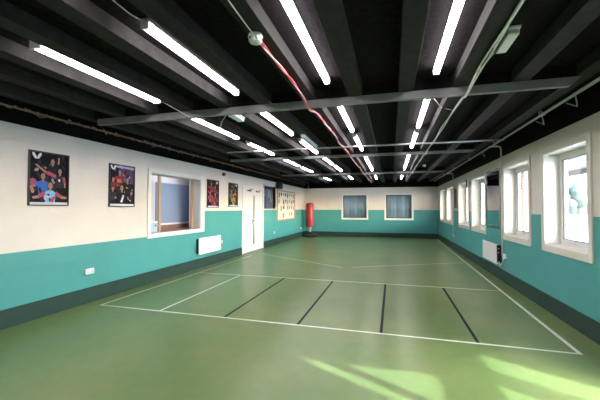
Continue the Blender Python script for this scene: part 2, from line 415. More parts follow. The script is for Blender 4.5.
# cables
def wav(pts, amp, n=60, seed=1, axis=0):
    rnd = random.Random(seed); out = []
    P = [Vector(p) for p in pts]
    seg = [(P[i+1] - P[i]).length for i in range(len(P)-1)]; tot = sum(seg)
    ph = [rnd.uniform(0, 6.28) for _ in range(4)]
    for k in range(n + 1):
        s = tot * k / n; d = s; i = 0
        while i < len(seg) - 1 and d > seg[i]: d -= seg[i]; i += 1
        p = P[i].lerp(P[i+1], min(1, d / seg[i]))
        p = p + Vector((amp * (math.sin(s*2.3 + ph[0]) + 0.6*math.sin(s*5.1 + ph[1])), 0, 0.4*amp*(math.sin(s*3.7 + ph[2]) )))
        out.append(p)
    return out
path = wav([(-0.965, 2.29, 2.715), (-0.95, 3.0, 2.725), (-0.93, 3.60, 2.68), (-0.925, 3.80, 2.63), (-0.94, 4.1, 2.70), (-0.95, 7.6, 2.72), (-0.955, 7.92, 2.675), (-0.96, 8.3, 2.72), (-0.965, 11.8, 2.72), (-0.965, 12.1, 2.675), (-0.965, 12.5, 2.72), (-0.96, 16.6, 2.72)], 0.012, 130, 3)
mb = MB()
for s, mi in ((0, 0), (PI, 1)):
    mb.tube([p + Vector((0.008*math.cos(k*0.9 + s), 0, 0.008*math.sin(k*0.9 + s))) for k, p in enumerate(path)], 0.0085, 6, mi)
tag(mb.build('cable', [M['cable_red'], M['cable_pink']], origin=(-0.95, 2.3, 2.72)), 'twisted red and pink cable running along under a ceiling beam', 'cable')
tag(MB().tube(wav([(-0.96, -1.5, 2.742), (-0.955, 1.5, 2.742), (-0.972, 2.19, 2.735)], 0.004, 40, 5), 0.0045, 6).build('cable', M['cable_white'], origin=(-0.96, 0, 2.74)),
    'thin white cable along the beam to the near smoke detector', 'cable')
mb = MB(); wp = [(0.76, -1.5, 2.735), (0.785, 2.3, 2.735), (0.775, 3.3, 2.735), (0.755, 3.68, 2.66), (0.75, 3.80, 2.635), (0.765, 4.0, 2.70), (0.78, 4.8, 2.73), (0.76, 7.7, 2.725), (0.75, 7.92, 2.675), (0.74, 8.2, 2.73), (0.71, 11.9, 2.73), (0.70, 12.1, 2.675), (0.69, 12.4, 2.73), (0.66, 16.3, 2.73)]
mb.tube(wav(wp, 0.007, 120, 8), 0.009, 6); mb.tube(wav([(x + 0.016, y, z) for x, y, z in wp], 0.007, 120, 11), 0.008, 6)
tag(mb.build('cable', M['cable_white'], origin=(0.75, 2.3, 2.73)), 'long white cable bundle running along a beam on the right', 'cable')
def small_cable(pts, label, n=24):
    tag(MB().tube(wav(pts, 0.006, n, len(label)), 0.0045, 6).build('cable', M['cable_white'], origin=pts[0]), label, 'cable')
small_cable([(-1.72, 1.62, 2.79), (-1.74, 1.70, 2.80), (-1.745, 1.85, 2.80), (-1.76, 1.965, 2.83)], 'short pale cable feeding the nearest light of the second row')
small_cable([(-2.86, 3.53, 2.84), (-2.70, 3.66, 2.74), (-2.55, 3.76, 2.645), (-2.42, 3.90, 2.66), (-2.71, 4.10, 2.71), (-2.83, 4.24, 2.83)], 'pale cable looping under the nearest cross beam to a twin tube light')
small_cable([(-2.12, 3.92, 2.70), (-2.25, 4.02, 2.64), (-2.45, 4.35, 2.66), (-2.71, 4.50, 2.71), (-2.83, 4.57, 2.81)], 'white cable sagging from emergency light to the nearby twin tube light')
small_cable([(0.79, 3.36, 2.74), (0.85, 3.34, 2.80), (0.90, 3.20, 2.85)], 'short pale cable between white bundle and right hand emergency light')
small_cable([(0.52, 4.4, 2.84), (0.62, 4.55, 2.76), (0.76, 4.62, 2.735)], 'short pale cable from a rightmost row light to white bundle')

# conduits along both walls
t = thing('conduit', (XL + 0.09, YF, 2.665), 'rusty flaking pipe running high along the left wall', 'pipe')
MB().tube([(XL + 0.09, YF + 0.02, 2.665), (XL + 0.09, 6, 2.665), (XL + 0.09, YB - 0.02, 2.68)], 0.013, 10).build('pipe', M['rust'], t)
for k in range(9):
    y = -1 + 2.1 * k
    box(XL + 0.001, XL + 0.11, y, y + 0.03, 2.64, 2.655).build('bracket', M['rust'], t)
mb = MB(); rr = random.Random(4)
for k in range(420):                     # flaking lagging along the pipe
    y = rr.uniform(0.5, YB - 0.5); s = rr.uniform(0.008, 0.024)
    x = XL + 0.09 + rr.uniform(-0.02, 0.03); z = 2.665 + rr.uniform(-0.024, 0.024)
    mb.idx([(x, y, z + s), (x + s*0.6, y + s*1.6, z), (x - s*0.4, y + s*1.4, z - s*0.6), (x + 0.6*s, y - s, z - s*0.5)], [(0,1,2),(0,2,3),(0,3,1),(1,3,2)])
ob = mb.build('flaking_lagging', M['rust'], t); ob['kind'] = 'stuff'

t = thing('conduit', (1.97, 0.0, 2.72), 'long grey steel conduit along the ceiling above the windows', 'conduit')
MB().tube([(1.97, YF + 0.02, 2.725), (1.97, 8, 2.725), (1.97, YB - 0.02, 2.74)], 0.018, 10).build('pipe', M['steel'], t)
for y in (1.0, 3.2, 5.1, 7.2, 9.4, 11.6, 13.8):
    MB().lathe((1.97, y, 2.725), [(0.026, -0.03), (0.026, 0.03)], 12, axis='Y').build('coupling', M['steel'], t)
    box(1.955, 1.985, y + 0.06, y + 0.09, 2.735, ZDECK).build('hanger', M['steel'], t)
for y in (4.45, 5.3, 8.3):
    MB().tube([(1.99, y - 0.12, 2.72), (2.03, y - 0.06, 2.66), (2.06, y, 2.63), (2.06, y + 0.07, 2.66), (2.02, y + 0.14, 2.71)], 0.008, 6).build('hanging_wire', M['steel'], t)
def drop(y, zs, label):
    pts = [(1.90, y, 2.70), (2.06, y, 2.70), (2.105, y, 2.68), (2.116, y, 2.63), (2.116, y, 1.6), (2.116, y, zs)]
    tag(MB().tube(pts, 0.016, 8).build('conduit', M['trim'], origin=(2.116, y, zs)), label, 'conduit')
drop(7.36, 0.52, 'cream conduit dropping down the wall beside the second window')
drop(12.66, 0.52, 'cream conduit dropping down the window wall near the far windows')

# ------------------------------------------------------------------ right wall windows
def window_right(n, y0, y1):
    w = struct(empty('window_%d' % n, (XR, (y0 + y1) / 2, WZ0)))
    z0, z1 = WZ0, WZ1; a = 0.075
    mb = MB(); x0, x1 = XR - 0.022, XR
    mb.box(x0, x1, y0 - a, y0, z0 - a, z1 + a); mb.box(x0, x1, y1, y1 + a, z0 - a, z1 + a)
    mb.box(x0, x1, y0, y1, z1, z1 + a); mb.box(x0, x1, y0, y1, z0 - a, z0)
    mb.build('architrave', M['trim'], w, bevel=0.004)
    mb = MB(); xi, xo = XR - 0.012, XR + 0.19; t = 0.012
    mb.box(xi, xo, y0, y0 + t, z0, z1); mb.box(xi, xo, y1 - t, y1, z0, z1); mb.box(xi, xo, y0 + t, y1 - t, z1 - t, z1)
    mb.build('reveal_lining', M['trim'], w)
    box(XR - 0.028, xo, y0 + t, y1 - t, z0, z0 + 0.022).build('sill', M['trim'], w, bevel=0.005)
    f0, f1 = XR + 0.19, XR + 0.255; fw = 0.055
    mb = MB(); Y0, Y1, Z0, Z1 = y0, y1, z0, z1
    mb.box(f0, f1, Y0, Y0 + fw, Z0, Z1); mb.box(f0, f1, Y1 - fw, Y1, Z0, Z1); mb.box(f0, f1, Y0 + fw, Y1 - fw, Z1 - fw, Z1); mb.box(f0, f1, Y0 + fw, Y1 - fw, Z0, Z0 + fw)
    fr = mb.build('outer_frame', M['upvc'], w, bevel=0.004)
    s0, s1, s2, s3 = Y0 + fw, Y1 - fw, Z0 + fw, Z1 - fw; sw = 0.05; g0, g1 = f0 - 0.012, f1 - 0.01
    mb = MB()
    mb.box(g0, g1, s0, s0 + sw, s2, s3); mb.box(g0, g1, s1 - sw, s1, s2, s3); mb.box(g0, g1, s0 + sw, s1 - sw, s3 - sw, s3); mb.box(g0, g1, s0 + sw, s1 - sw, s2, s2 + sw)
    sa = mb.build('sash', M['upvc'], w, bevel=0.004)
    q0, q1, q2, q3 = s0 + sw, s1 - sw, s2 + sw, s3 - sw; gw = 0.012
    mb = MB(); h0, h1 = g0 - 0.002, g0 + 0.02
    mb.box(h0, h1, q0 - 0.002, q0 + gw, q2, q3); mb.box(h0, h1, q1 - gw, q1 + 0.002, q2, q3); mb.box(h0, h1, q0, q1, q3 - gw, q3); mb.box(h0, h1, q0, q1, q2, q2 + gw)
    mb.build('gasket', M['gasket'], sa)
    box(f0 + 0.018, f0 + 0.024, q0, q1, q2, q3).build('glass', M['glass'], sa)
    ym = y0 + (y1 - y0) * 0.62
    mb = MB(); mb.box(g0 - 0.018, g0, ym - 0.03, ym + 0.03, s2 + 0.012, s2 + 0.036); mb.box(g0 - 0.034, g0 - 0.018, ym - 0.02, ym + 0.10, s2 + 0.016, s2 + 0.032)
    mb.build('handle', M['upvc'], sa, bevel=0.003)
for n, (a, b_) in enumerate(WIN): window_right(n + 1, a, b_)

# made-up glazed screen (outside the picture), its panes shaped to throw the sun patches
d2 = struct(empty('sun_patch_screen', (XR + 0.2, 2.1, 0)))
xa, xb = XR + 0.13, XR + 0.18
panes = [(1.96, 2.30, 0.12, 1.065), (2.55, 2.89, 0.12, 1.065)]
mb = MB(); ys = [1.25, 1.39, 1.53, 1.63, 1.96, 2.05, 2.30, 2.55, 2.89, 3.0]
for a, b_ in zip(ys, ys[1:]):
    lo = any(p[0] <= a and p[1] >= b_ for p in panes); up = (a, b_) in ((1.39, 1.53), (1.63, 1.96), (1.96, 2.05))
    if lo: mb.box(xa, xb, a, b_, 0.0, 0.12); mb.box(xa, xb, a, b_, 1.065, 1.36)
    else: mb.box(xa, xb, a, b_, 0.0, 1.36)
    if up:
        sl = lambda y: 2.25 - 1.30 * (y - 1.42)
        za, zb = sl(a), sl(b_)
        mb.idx([(xa, a, min(za, 2.3)), (xa, b_, zb), (xa, b_, 2.3), (xa, a, 2.3), (xb, a, min(za, 2.3)), (xb, b_, zb), (xb, b_, 2.3), (xb, a, 2.3)],
               [(0,3,2,1),(4,5,6,7),(0,1,5,4),(1,2,6,5),(2,3,7,6),(3,0,4,7)])
    else: mb.box(xa, xb, a, b_, 1.36, 2.3)
mb.build('frame', M['upvc'], d2)
for p in panes + [(1.39, 1.53, 1.36, 2.28), (1.63, 2.05, 1.36, 2.0)]:
    box(xb + 0.002, xb + 0.006, p[0], p[1], p[2], p[3]).build('glass', M['glass'], d2)

# ------------------------------------------------------------------ back wall windows with curtains behind the glass
def curtain(mb, x0, x1, y, z0, z1, seed, amp=0.025, n=90, gap=None):
    r = random.Random(seed); ph = [r.uniform(0, 6.28) for _ in range(4)]
    def yy(x): s = (x - x0); return y + amp * (math.sin(s*38 + ph[0] + 1.5*math.sin(s*5)) * 0.35 + 0.6*math.sin(s*15 + ph[1]) + 0.12*math.sin(s*71 + ph[2]))
    vs = []
    for i in range(n + 1):
        x = x0 + (x1 - x0) * i / n
        vs += [(x, yy(x), z0), (x, yy(x), z1), (x, yy(x) + 0.004, z0), (x, yy(x) + 0.004, z1)]
    fs = []
    for i in range(n):
        a = 4*i; c = a + 4
        fs += [(a, c, c+1, a+1), (a+2, a+3, c+3, c+2), (a, a+2, c+2, c), (a+1, c+1, c+3, a+3)]
    fs += [(0, 1, 3, 2), (4*n, 4*n+2, 4*n+3, 4*n+1)]
    mb.idx(vs, fs, 0, True)
for i, (x0, x1) in enumerate(BWIN):
    w = struct(empty('window_%d' % (7 + i), ((x0 + x1) / 2, YB, BZ0))); a = 0.075
    mb = MB(); y0, y1 = YB - 0.022, YB
    mb.box(x0 - a, x0, y0, y1, BZ0 - a, BZ1 + a); mb.box(x1, x1 + a, y0, y1, BZ0 - a, BZ1 + a); mb.box(x0, x1, y0, y1, BZ1, BZ1 + a); mb.box(x0, x1, y0, y1, BZ0 - a, BZ0)
    mb.build('architrave', M['white'], w, bevel=0.004)
    mb = MB(); t = 0.014
    mb.box(x0, x0 + t, YB, YB + 0.28, BZ0, BZ1); mb.box(x1 - t, x1, YB, YB + 0.28, BZ0, BZ1); mb.box(x0, x1, YB, YB + 0.28, BZ1 - t, BZ1); mb.box(x0, x1, YB, YB + 0.28, BZ0, BZ0 + t)
    mb.build('reveal_lining', M['white'], w)
    mb = MB(); mb.box(x0 + t, x0 + t + 0.03, YB + 0.04, YB + 0.06, BZ0 + t, BZ1 - t); mb.box(x1 - t - 0.03, x1 - t, YB + 0.04, YB + 0.06, BZ0 + t, BZ1 - t)
    mb.box(x0 + t, x1 - t, YB + 0.04, YB + 0.06, BZ1 - t - 0.03, BZ1 - t); mb.box(x0 + t, x1 - t, YB + 0.04, YB + 0.06, BZ0 + t, BZ0 + t + 0.03)
    mb.build('glazing_bead', M['gasket'], w)
    box(x0 + t, x1 - t, YB + 0.048, YB + 0.053, BZ0 + t, BZ1 - t).build('glass', M['glass'], w)
    mb = MB(); curtain(mb, x0 + 0.03, x1 - 0.05, YB + 0.14, BZ0 + 0.02, BZ1 - 0.03, 3 + i)
    mb.build('curtain', M['curtain'], w)
    box(x0, x1, YB + 0.25, YB + 0.28, BZ0, BZ1).build('backing', M['navy'], w)

# ------------------------------------------------------------------ left wall: hatch
y0, y1, z0, z1 = HATCH
h = struct(empty('serving_hatch', (XL, (y0 + y1) / 2, z0)))
tag(h, 'white framed serving hatch in the left wall with blue panel inside', 'serving hatch')
del h['kind']
mb = MB(); a = 0.09; xo = XL + 0.022
mb.box(XL, xo, y0 - a, y0, z0 - a, z1 + a); mb.box(XL, xo, y1, y1 + 0.17, z0 - a, z1 + a); mb.box(XL, xo, y0, y1, z1, z1 + a); mb.box(XL, xo, y0, y1, z0 - a, z0)
mb.build('frame', M['white'], h, bevel=0.004)
xb_ = XL - 0.60
mb = MB()
mb.box(xb_, XL, y0 - 0.0, y0 + 0.014, z0, z1); mb.box(xb_, XL - 0.30, y1 + 0.62, y1 + 0.65, z0, z1 + 0.22); mb.box(XL - 0.30, XL, y1 - 0.014, y1, z0, z1)
mb.box(xb_ - 0.02, xb_, y0 - 0.1, y1 + 0.65, z0 - 0.05, z1 + 0.24); mb.box(xb_, XL - 0.30, y0, y1 + 0.65, z1 + 0.22, z1 + 0.24)
mb.build('recess_lining', M['hatch_grey'], h)
box(xb_, XL, y0, y1, z0 - 0.02, z0 + 0.004).build('counter', M['counter'], h)
box(xb_, XL - 0.305, y1, y1 + 0.62, z0 - 0.02, z0 + 0.004).build('counter', M['counter'], h)
for a0, a1 in ((5.75, 5.81), (6.91, 6.97)):
    box(XL - 0.22, XL - 0.17, a0, a1, z0 + 0.004, z1).build('timber_post', M['wood'], h)
pn = box(xb_, xb_ + 0.03, 6.16, 7.52, 1.10, 2.03).build('blue_panel', M['board_blue'], h)
box(xb_, xb_ + 0.045, y0, y1 + 0.6, z0 + 0.004, 1.055).build('upstand', M['counter'], h)
box(xb_, xb_ + 0.036, 6.16, 7.52, 1.065, 1.10).build('white_edge', M['white'], pn)
t = thing('strip_light', (XL - 0.36, 6.3, z1 + 0.22), 'added unseen strip light above the hatch opening, brightening its inside', 'light')
box(XL - 0.39, XL - 0.33, 5.7, 6.9, z1 + 0.20, z1 + 0.22).build('housing', M['plastic'], t)
box(XL - 0.38, XL - 0.34, 5.72, 6.88, z1 + 0.175, z1 + 0.20).build('diffuser', M['hatch_fill'], t)  # hidden glowing strip added to brighten the hatch recess
t = thing('storage_box', (XL - 0.22, 5.60, z0 + 0.004), 'pale blue box standing in the lower left corner of the hatch', 'box')
box(XL - 0.30, XL - 0.13, 5.44, 5.67, z0 + 0.004, z0 + 0.215).build('body', M['box_blue'], t, bevel=0.008)
box(XL - 0.305, XL - 0.125, 5.435, 5.675, z0 + 0.195, z0 + 0.225).build('lid', M['plastic'], t, bevel=0.006)
MB().lathe((XL - 0.13, 5.60, z0 + 0.14), [(0.022, 0), (0.022, 0.006)], 16, axis='X').build('badge', M['ink'], t)

# ------------------------------------------------------------------ left wall: double door
d = struct(empty('door_1', (XL, (DOOR[0] + DOOR[1]) / 2, 0)))
mb = MB(); a = 0.06; y0, y1, _, z1 = DOOR
mb.box(XL - 0.2, XL + 0.018, y0 - a + 0.03, y0 + 0.03, 0, z1 + 0.03); mb.box(XL - 0.2, XL + 0.018, y1 - 0.03, y1 + a - 0.03, 0, z1 + 0.03); mb.box(XL - 0.2, XL + 0.018, y0 + 0.03, y1 - 0.03, z1 - 0.03, z1 + 0.03)
mb.build('frame', M['white'], d, bevel=0.003)
ysplit = 10.10
for (a0, a1, nm) in ((y0 + 0.034, ysplit - 0.008, 'narrow'), (ysplit + 0.008, y1 - 0.034, 'wide')):
    if nm == 'narrow':
        lf = box(XL - 0.055, XL - 0.010, a0, a1, 0.012, z1 - 0.034).build('leaf', M['white'], d, bevel=0.003)
    else:
        # vision slot cut-outs
        mb = MB(); s0, s1 = 10.215, 10.315
        mb.box(XL - 0.055, XL - 0.010, a0, s0, 0.012, z1 - 0.034); mb.box(XL - 0.055, XL - 0.010, s1, a1, 0.012, z1 - 0.034)
        for q0, q1 in ((0.012, 0.24), (0.92, 1.10), (1.88, z1 - 0.034)): mb.box(XL - 0.055, XL - 0.010, s0, s1, q0, q1)
        lf = mb.build('leaf', M['white'], d)
        for q0, q1 in ((0.24, 0.92), (1.10, 1.88)):
            box(XL - 0.035, XL - 0.028, s0, s1, q0, q1).build('vision_panel', M['p_grey'], lf)
        mb = MB(); mb.box(XL - 0.010, XL - 0.002, 10.13, 10.19, 0.92, 1.10); mb.tube([(XL - 0.004, 10.16, 1.03), (XL + 0.045, 10.16, 1.03), (XL + 0.048, 10.20, 1.03), (XL + 0.048, 10.30, 1.03)], 0.011, 8)
        mb.build('handle', M['chrome'], lf)
        mb = MB(); mb.box(XL - 0.010, XL - 0.006, 10.40, 10.72, 1.55, 1.60); 
    yc = a1 - 0.30 if nm == 'narrow' else a0 + 0.42
    mb = MB(); mb.box(XL - 0.010, XL + 0.045, yc - 0.13, yc + 0.13, 1.99, 2.045); mb.tube([(XL + 0.04, yc, 2.05), (XL + 0.10, yc + 0.12, 2.06), (XL + 0.02, yc + 0.24, 2.07)], 0.010, 6)
    mb.build('door_closer', M['chrome'] if nm == 'narrow' else M['oak'], lf)
for (a0, a1) in ((9.30, 11.08),):
    box(XL - 0.32, XL - 0.30, a0, a1, 0, 2.2).build('backing', M['black_plastic'], d)

# dark window beside the door
y0, y1, z0, z1 = DARKWIN
w = struct(empty('window_9', (XL, (y0 + y1) / 2, z0)))
mb = MB(); a = 0.035
mb.box(XL - 0.1, XL + 0.02, y0 - a, y0, z0 - a, z1 + a); mb.box(XL - 0.1, XL + 0.02, y1, y1 + a, z0 - a, z1 + a); mb.box(XL - 0.1, XL + 0.02, y0, y1, z1, z1 + a); mb.box(XL - 0.1, XL + 0.02, y0, y1, z0 - a, z0)
mb.build('frame', M['hatch_grey'], w)
box(XL - 0.045, XL - 0.040, y0, y1, z0, z1).build('glass', M['glass'], w)
box(XL - 0.16, XL - 0.13, y0 - 0.02, y1 + 0.02, z0 - 0.02, z1 + 0.02).build('blind', M['navy'], w)
mb = MB(); mb.box(XL - 0.125, XL - 0.118, y0 + 0.72, y0 + 0.92, z0 + 0.42, z1 - 0.12); mb.box(XL - 0.125, XL - 0.118, y0 + 0.98, y0 + 1.10, z0 + 0.25, z1 - 0.18)
mb.build('reflection_strip', M['curtain'], w)  # pale strips put in for the reflection of the opposite windows

# ------------------------------------------------------------------ posters
class Art:
    """flat printed shapes on the left wall in poster coordinates u (right) and v (up)"""
    def __init__(self, x, y0, y1, z0, z1): self.mb, self.x, self.r, self.k, self.m = MB(), x, (y0, y1, z0, z1), 0, []; self.rnd = random.Random(int(y0 * 100))
    def slot(self, m):
        if m not in self.m: self.m.append(m)
        return self.m.index(m)
    def poly(self, pts, m):
        y0, y1, z0, z1 = self.r; x = self.x + 0.00006 * self.k; self.k += 1
        c = lambda t: min(1, max(0, t))
        self.mb.face([(x, y0 + c(u) * (y1 - y0), z0 + c(v) * (z1 - z0)) for u, v in pts], self.slot(m))
    def ell(self, u, v, a, b, m, rot=0, n=14):
        self.poly([(u + a*math.cos(t)*math.cos(rot) - b*math.sin(t)*math.sin(rot), v + (a*math.cos(t)*math.sin(rot) + b*math.sin(t)*math.cos(rot))) for t in [2*PI*i/n for i in range(n)]], m)
    def limb(self, pts, w, m):
        for (u0, v0), (u1, v1) in zip(pts, pts[1:]):
            L = math.hypot(u1-u0, v1-v0) or 1; nx, ny = -(v1-v0)/L*w, (u1-u0)/L*w
            self.poly([(u0-nx, v0-ny), (u1-nx*0.8, v1-ny*0.8), (u1+nx*0.8, v1+ny*0.8), (u0+nx, v0+ny)], m)
            self.ell(u1, v1, w*0.85, w*0.7, m, n=8)
    def player(self, u, v, s, shirt, arms=(), sleeve=None, bat=None, lean=0.0):
        sleeve = sleeve or shirt
        self.poly([(u-0.15*s, v-0.42*s), (u+0.15*s, v-0.42*s), (u+0.19*s+lean*s, v-0.06*s), (u+0.06*s+lean*s, v+0.0*s), (u-0.06*s+lean*s, v+0.0*s), (u-0.19*s+lean*s, v-0.06*s)], shirt)
        for q in range(5):      # folds and number panels printed on the shirt
            a = self.rnd.uniform(-0.11, 0.11)*s; bb = self.rnd.uniform(-0.36, -0.1)*s
            self.ell(u + a + lean*s*0.5, v + bb, self.rnd.uniform(0.02, 0.05)*s, self.rnd.uniform(0.015, 0.06)*s, self.rnd.choice(['p_black', 'p_black', 'p_grey', 'p_white' if q == 0 else 'p_dark']), self.rnd.uniform(0, 3), 7)
        for side, p in arms:
            sx, sy = u + side*0.17*s + lean*s, v - 0.07*s
            el = ((sx + p[0]) / 2 + 0.03*side*s, (sy + p[1]) / 2 - 0.04*s)
            self.limb([(sx, sy), el], 0.055*s, sleeve); self.limb([el, p], 0.036*s, 'p_skin'); self.ell(p[0], p[1], 0.04*s, 0.03*s, 'p_skin', n=8)
        self.poly([(u-0.04*s+lean*s, v-0.03*s), (u+0.04*s+lean*s, v-0.03*s), (u+0.035*s+lean*s, v+0.06*s), (u-0.035*s+lean*s, v+0.06*s)], 'p_skin')
        self.ell(u+lean*s, v+0.135*s, 0.096*s, 0.095*s, 'p_hair'); self.ell(u+lean*s, v+0.105*s, 0.078*s, 0.085*s, 'p_skin')
        self.poly([(u-0.035*s+lean*s, v+0.065*s), (u+0.035*s+lean*s, v+0.065*s), (u+0.02*s+lean*s, v+0.053*s), (u-0.02*s+lean*s, v+0.053*s)], 'p_red')
        for e in (-1, 1): self.ell(u+lean*s+e*0.03*s, v+0.118*s, 0.012*s, 0.008*s, 'p_hair', n=6)
        if bat: self.ell(bat[0], bat[1], 0.085*s, 0.065*s, 'p_red'); self.limb([(bat[0], bat[1]-0.04*s), (bat[0]+0.02*s, bat[1]-0.11*s)], 0.015*s, 'p_orange')
    def logo(self, u, v, s):       # two open wings
        for d in (-1, 1):
            self.poly([(u + d*0.01*s, v-0.45*s), (u + d*0.35*s, v-0.42*s), (u + d*0.55*s, v-0.25*s), (u + d*0.85*s, v+0.1*s), (u + d*0.95*s, v+0.42*s), (u + d*0.75*s, v+0.5*s), (u + d*0.4*s, v+0.35*s), (u + d*0.12*s, v-0.02*s)], 'p_white')
def poster(y0, y1, z0, z1, label, draw, fw=0.014):
    t = thing('poster', (XL, (y0 + y1) / 2, z0), label, 'poster')
    mb = MB(); xo = XL + 0.024
    mb.box(XL, xo, y0, y0 + fw, z0, z1); mb.box(XL, xo, y1 - fw, y1, z0, z1); mb.box(XL, xo, y0 + fw, y1 - fw, z0, z0 + fw); mb.box(XL, xo, y0 + fw, y1 - fw, z1 - fw, z1)
    mb.build('frame', M['black_plastic'], t)
    A = Art(XL + 0.006, y0 + fw, y1 - fw, z0 + fw, z1 - fw)
    A.poly([(0, 0), (1, 0), (1, 1), (0, 1)], 'p_dark')
    draw(A)
    A.mb.build('print', [M[m] for m in A.m], t)
def blobs(A, cols, n, seed, v0=0.1, v1=0.98):
    r = random.Random(seed)
    for _ in range(n): A.ell(r.uniform(0.05, 0.95), r.uniform(v0, v1), r.uniform(0.03, 0.10), r.uniform(0.02, 0.05), r.choice(cols), r.uniform(0, 3), 9)
def art1(A):
    blobs(A, ['p_grey', 'p_black', 'p_grey', 'p_dark'], 40, 2); blobs(A, ['p_purple', 'p_hair', 'ink'], 9, 31, 0.3)
    A.player(0.58, 0.78, 0.62, 'p_black', [(-1, (0.38, 0.72)), (1, (0.75, 0.93))])
    A.player(0.78, 0.60, 0.62, 'p_grey', [(-1, (0.16, 0.755)), (1, (0.92, 0.36))], 'p_pink'); A.ell(0.08, 0.765, 0.07, 0.022, 'p_black', 0.2); A.poly([(0.45, 0.66), (0.66, 0.60), (0.66, 0.52), (0.50, 0.57)], 'p_pink')
    A.player(0.33, 0.47, 0.72, 'p_blue', [(-1, (0.10, 0.36)), (1, (0.62, 0.44))]); A.ell(0.08, 0.435, 0.085, 0.06, 'p_pink'); A.limb([(0.02, 0.36), (0.08, 0.25)], 0.05, 'p_skin')
    A.player(0.52, 0.285, 0.80, 'p_sky', [(-1, (0.10, 0.135)), (1, (0.95, 0.14))], 'p_pink')
    A.poly([(0.46, 0.02), (0.58, 0.02), (0.70, 0.20), (0.56, 0.14)], 'p_pink'); A.ell(0.40, 0.14, 0.05, 0.05, 'p_lilac')
    A.poly([(0, 0), (1, 0), (1, 0.045), (0, 0.045)], 'p_white'); A.poly([(0, 0.018), (0.62, 0.018), (0.62, 0.032), (0, 0.032)], 'p_lilac')
    A.logo(0.165, 0.925, 0.125)
def art2(A):
    A.poly([(0.35, 0.6), (1, 0.55), (1, 1), (0.35, 1)], 'p_purple'); blobs(A, ['p_purple', 'p_black', 'p_grey', 'p_lilac', 'p_orange'], 30, 5, 0.25)
    A.player(0.40, 0.76, 0.66, 'p_red', [(-1, (0.12, 0.62)), (1, (0.60, 0.66))]); A.poly([(0.28, 0.58), (0.46, 0.58), (0.46, 0.66), (0.28, 0.66)], 'p_orange')
    A.player(0.14, 0.60, 0.5, 'p_red', [(1, (0.3, 0.5))])
    A.player(0.72, 0.57, 0.72, 'p_black', [(-1, (0.52, 0.42)), (1, (0.94, 0.40))]); A.ell(0.70, 0.46, 0.05, 0.02, 'p_yellow')
    A.player(0.12, 0.36, 0.55, 'p_grey', [(1, (0.30, 0.26))])
    A.player(0.48, 0.36, 0.82, 'p_black', [(-1, (0.22, 0.20)), (1, (0.78, 0.17))]); A.poly([(0.42, 0.10), (0.50, 0.08), (0.58, 0.26), (0.53, 0.28)], 'p_white')
    A.player(0.88, 0.28, 0.5, 'p_grey', [(-1, (0.72, 0.22))])
    A.poly([(0, 0), (1, 0), (1, 0.05), (0, 0.05)], 'p_white'); A.poly([(0, 0.015), (0.5, 0.015), (0.5, 0.03), (0, 0.03)], 'p_lilac')
    A.poly([(0.16, 0.945), (0.99, 0.93), (0.99, 0.985), (0.16, 0.985)], 'p_lilac'); A.logo(0.13, 0.93, 0.115)  # top lilac band paints in the glare of the light
def art3(A):
    blobs(A, ['p_red', 'p_black', 'p_grey', 'p_pink'], 24, 9, 0.1)
    A.player(0.34, 0.80, 0.62, 'p_red', [(-1, (0.12, 0.74)), (1, (0.58, 0.72))]); A.player(0.70, 0.70, 0.62, 'p_red', [(-1, (0.45, 0.60)), (1, (0.92, 0.55))])
    A.player(0.26, 0.46, 0.66, 'p_pink', [(-1, (0.06, 0.30)), (1, (0.52, 0.36))]); A.player(0.72, 0.40, 0.70, 'p_red', [(-1, (0.5, 0.22)), (1, (0.93, 0.22))])
    A.player(0.46, 0.22, 0.5, 'p_red', [(1, (0.66, 0.10))])
    A.poly([(0, 0), (1, 0), (1, 0.05), (0, 0.05)], 'p_lilac'); A.poly([(0.05, 0.012), (0.8, 0.012), (0.8, 0.035), (0.05, 0.035)], 'p_white'); A.logo(0.87, 0.93, 0.11)
def art4(A):
    blobs(A, ['p_grey', 'p_black', 'p_green', 'p_purple'], 26, 12, 0.1)
    A.player(0.36, 0.82, 0.55, 'p_grey', [(-1, (0.15, 0.70)), (1, (0.60, 0.92))]); A.player(0.74, 0.62, 0.68, 'p_red', [(-1, (0.55, 0.50)), (1, (0.93, 0.48))]); A.poly([(0.66, 0.5), (0.84, 0.5), (0.84, 0.60), (0.66, 0.60)], 'p_orange')
    A.player(0.28, 0.58, 0.66, 'p_green', [(-1, (0.10, 0.45)), (1, (0.48, 0.46))]); A.player(0.52, 0.40, 0.80, 'p_yellow', [(-1, (0.28, 0.22)), (1, (0.78, 0.20))]); A.ell(0.54, 0.22, 0.06, 0.04, 'p_black')
    A.poly([(0, 0), (1, 0), (1, 0.07), (0, 0.07)], 'p_lilac'); A.poly([(0.1, 0.02), (0.9, 0.02), (0.9, 0.04), (0.1, 0.04)], 'p_white'); A.logo(0.86, 0.93, 0.11)
poster(3.08, 3.62, 1.48, 2.20, 'large framed poster nearest the camera, table tennis players in blue and pink shirts', art1)
poster(4.32, 4.87, 1.47, 2.19, 'framed poster just left of the hatch with players in red and black', art2)
poster(7.29, 7.86, 1.46, 2.18, 'dark poster just right of the hatch with players in red', art3)
poster(8.42, 8.98, 1.48, 2.18, 'dark poster left of the white door with a player in yellow', art4)

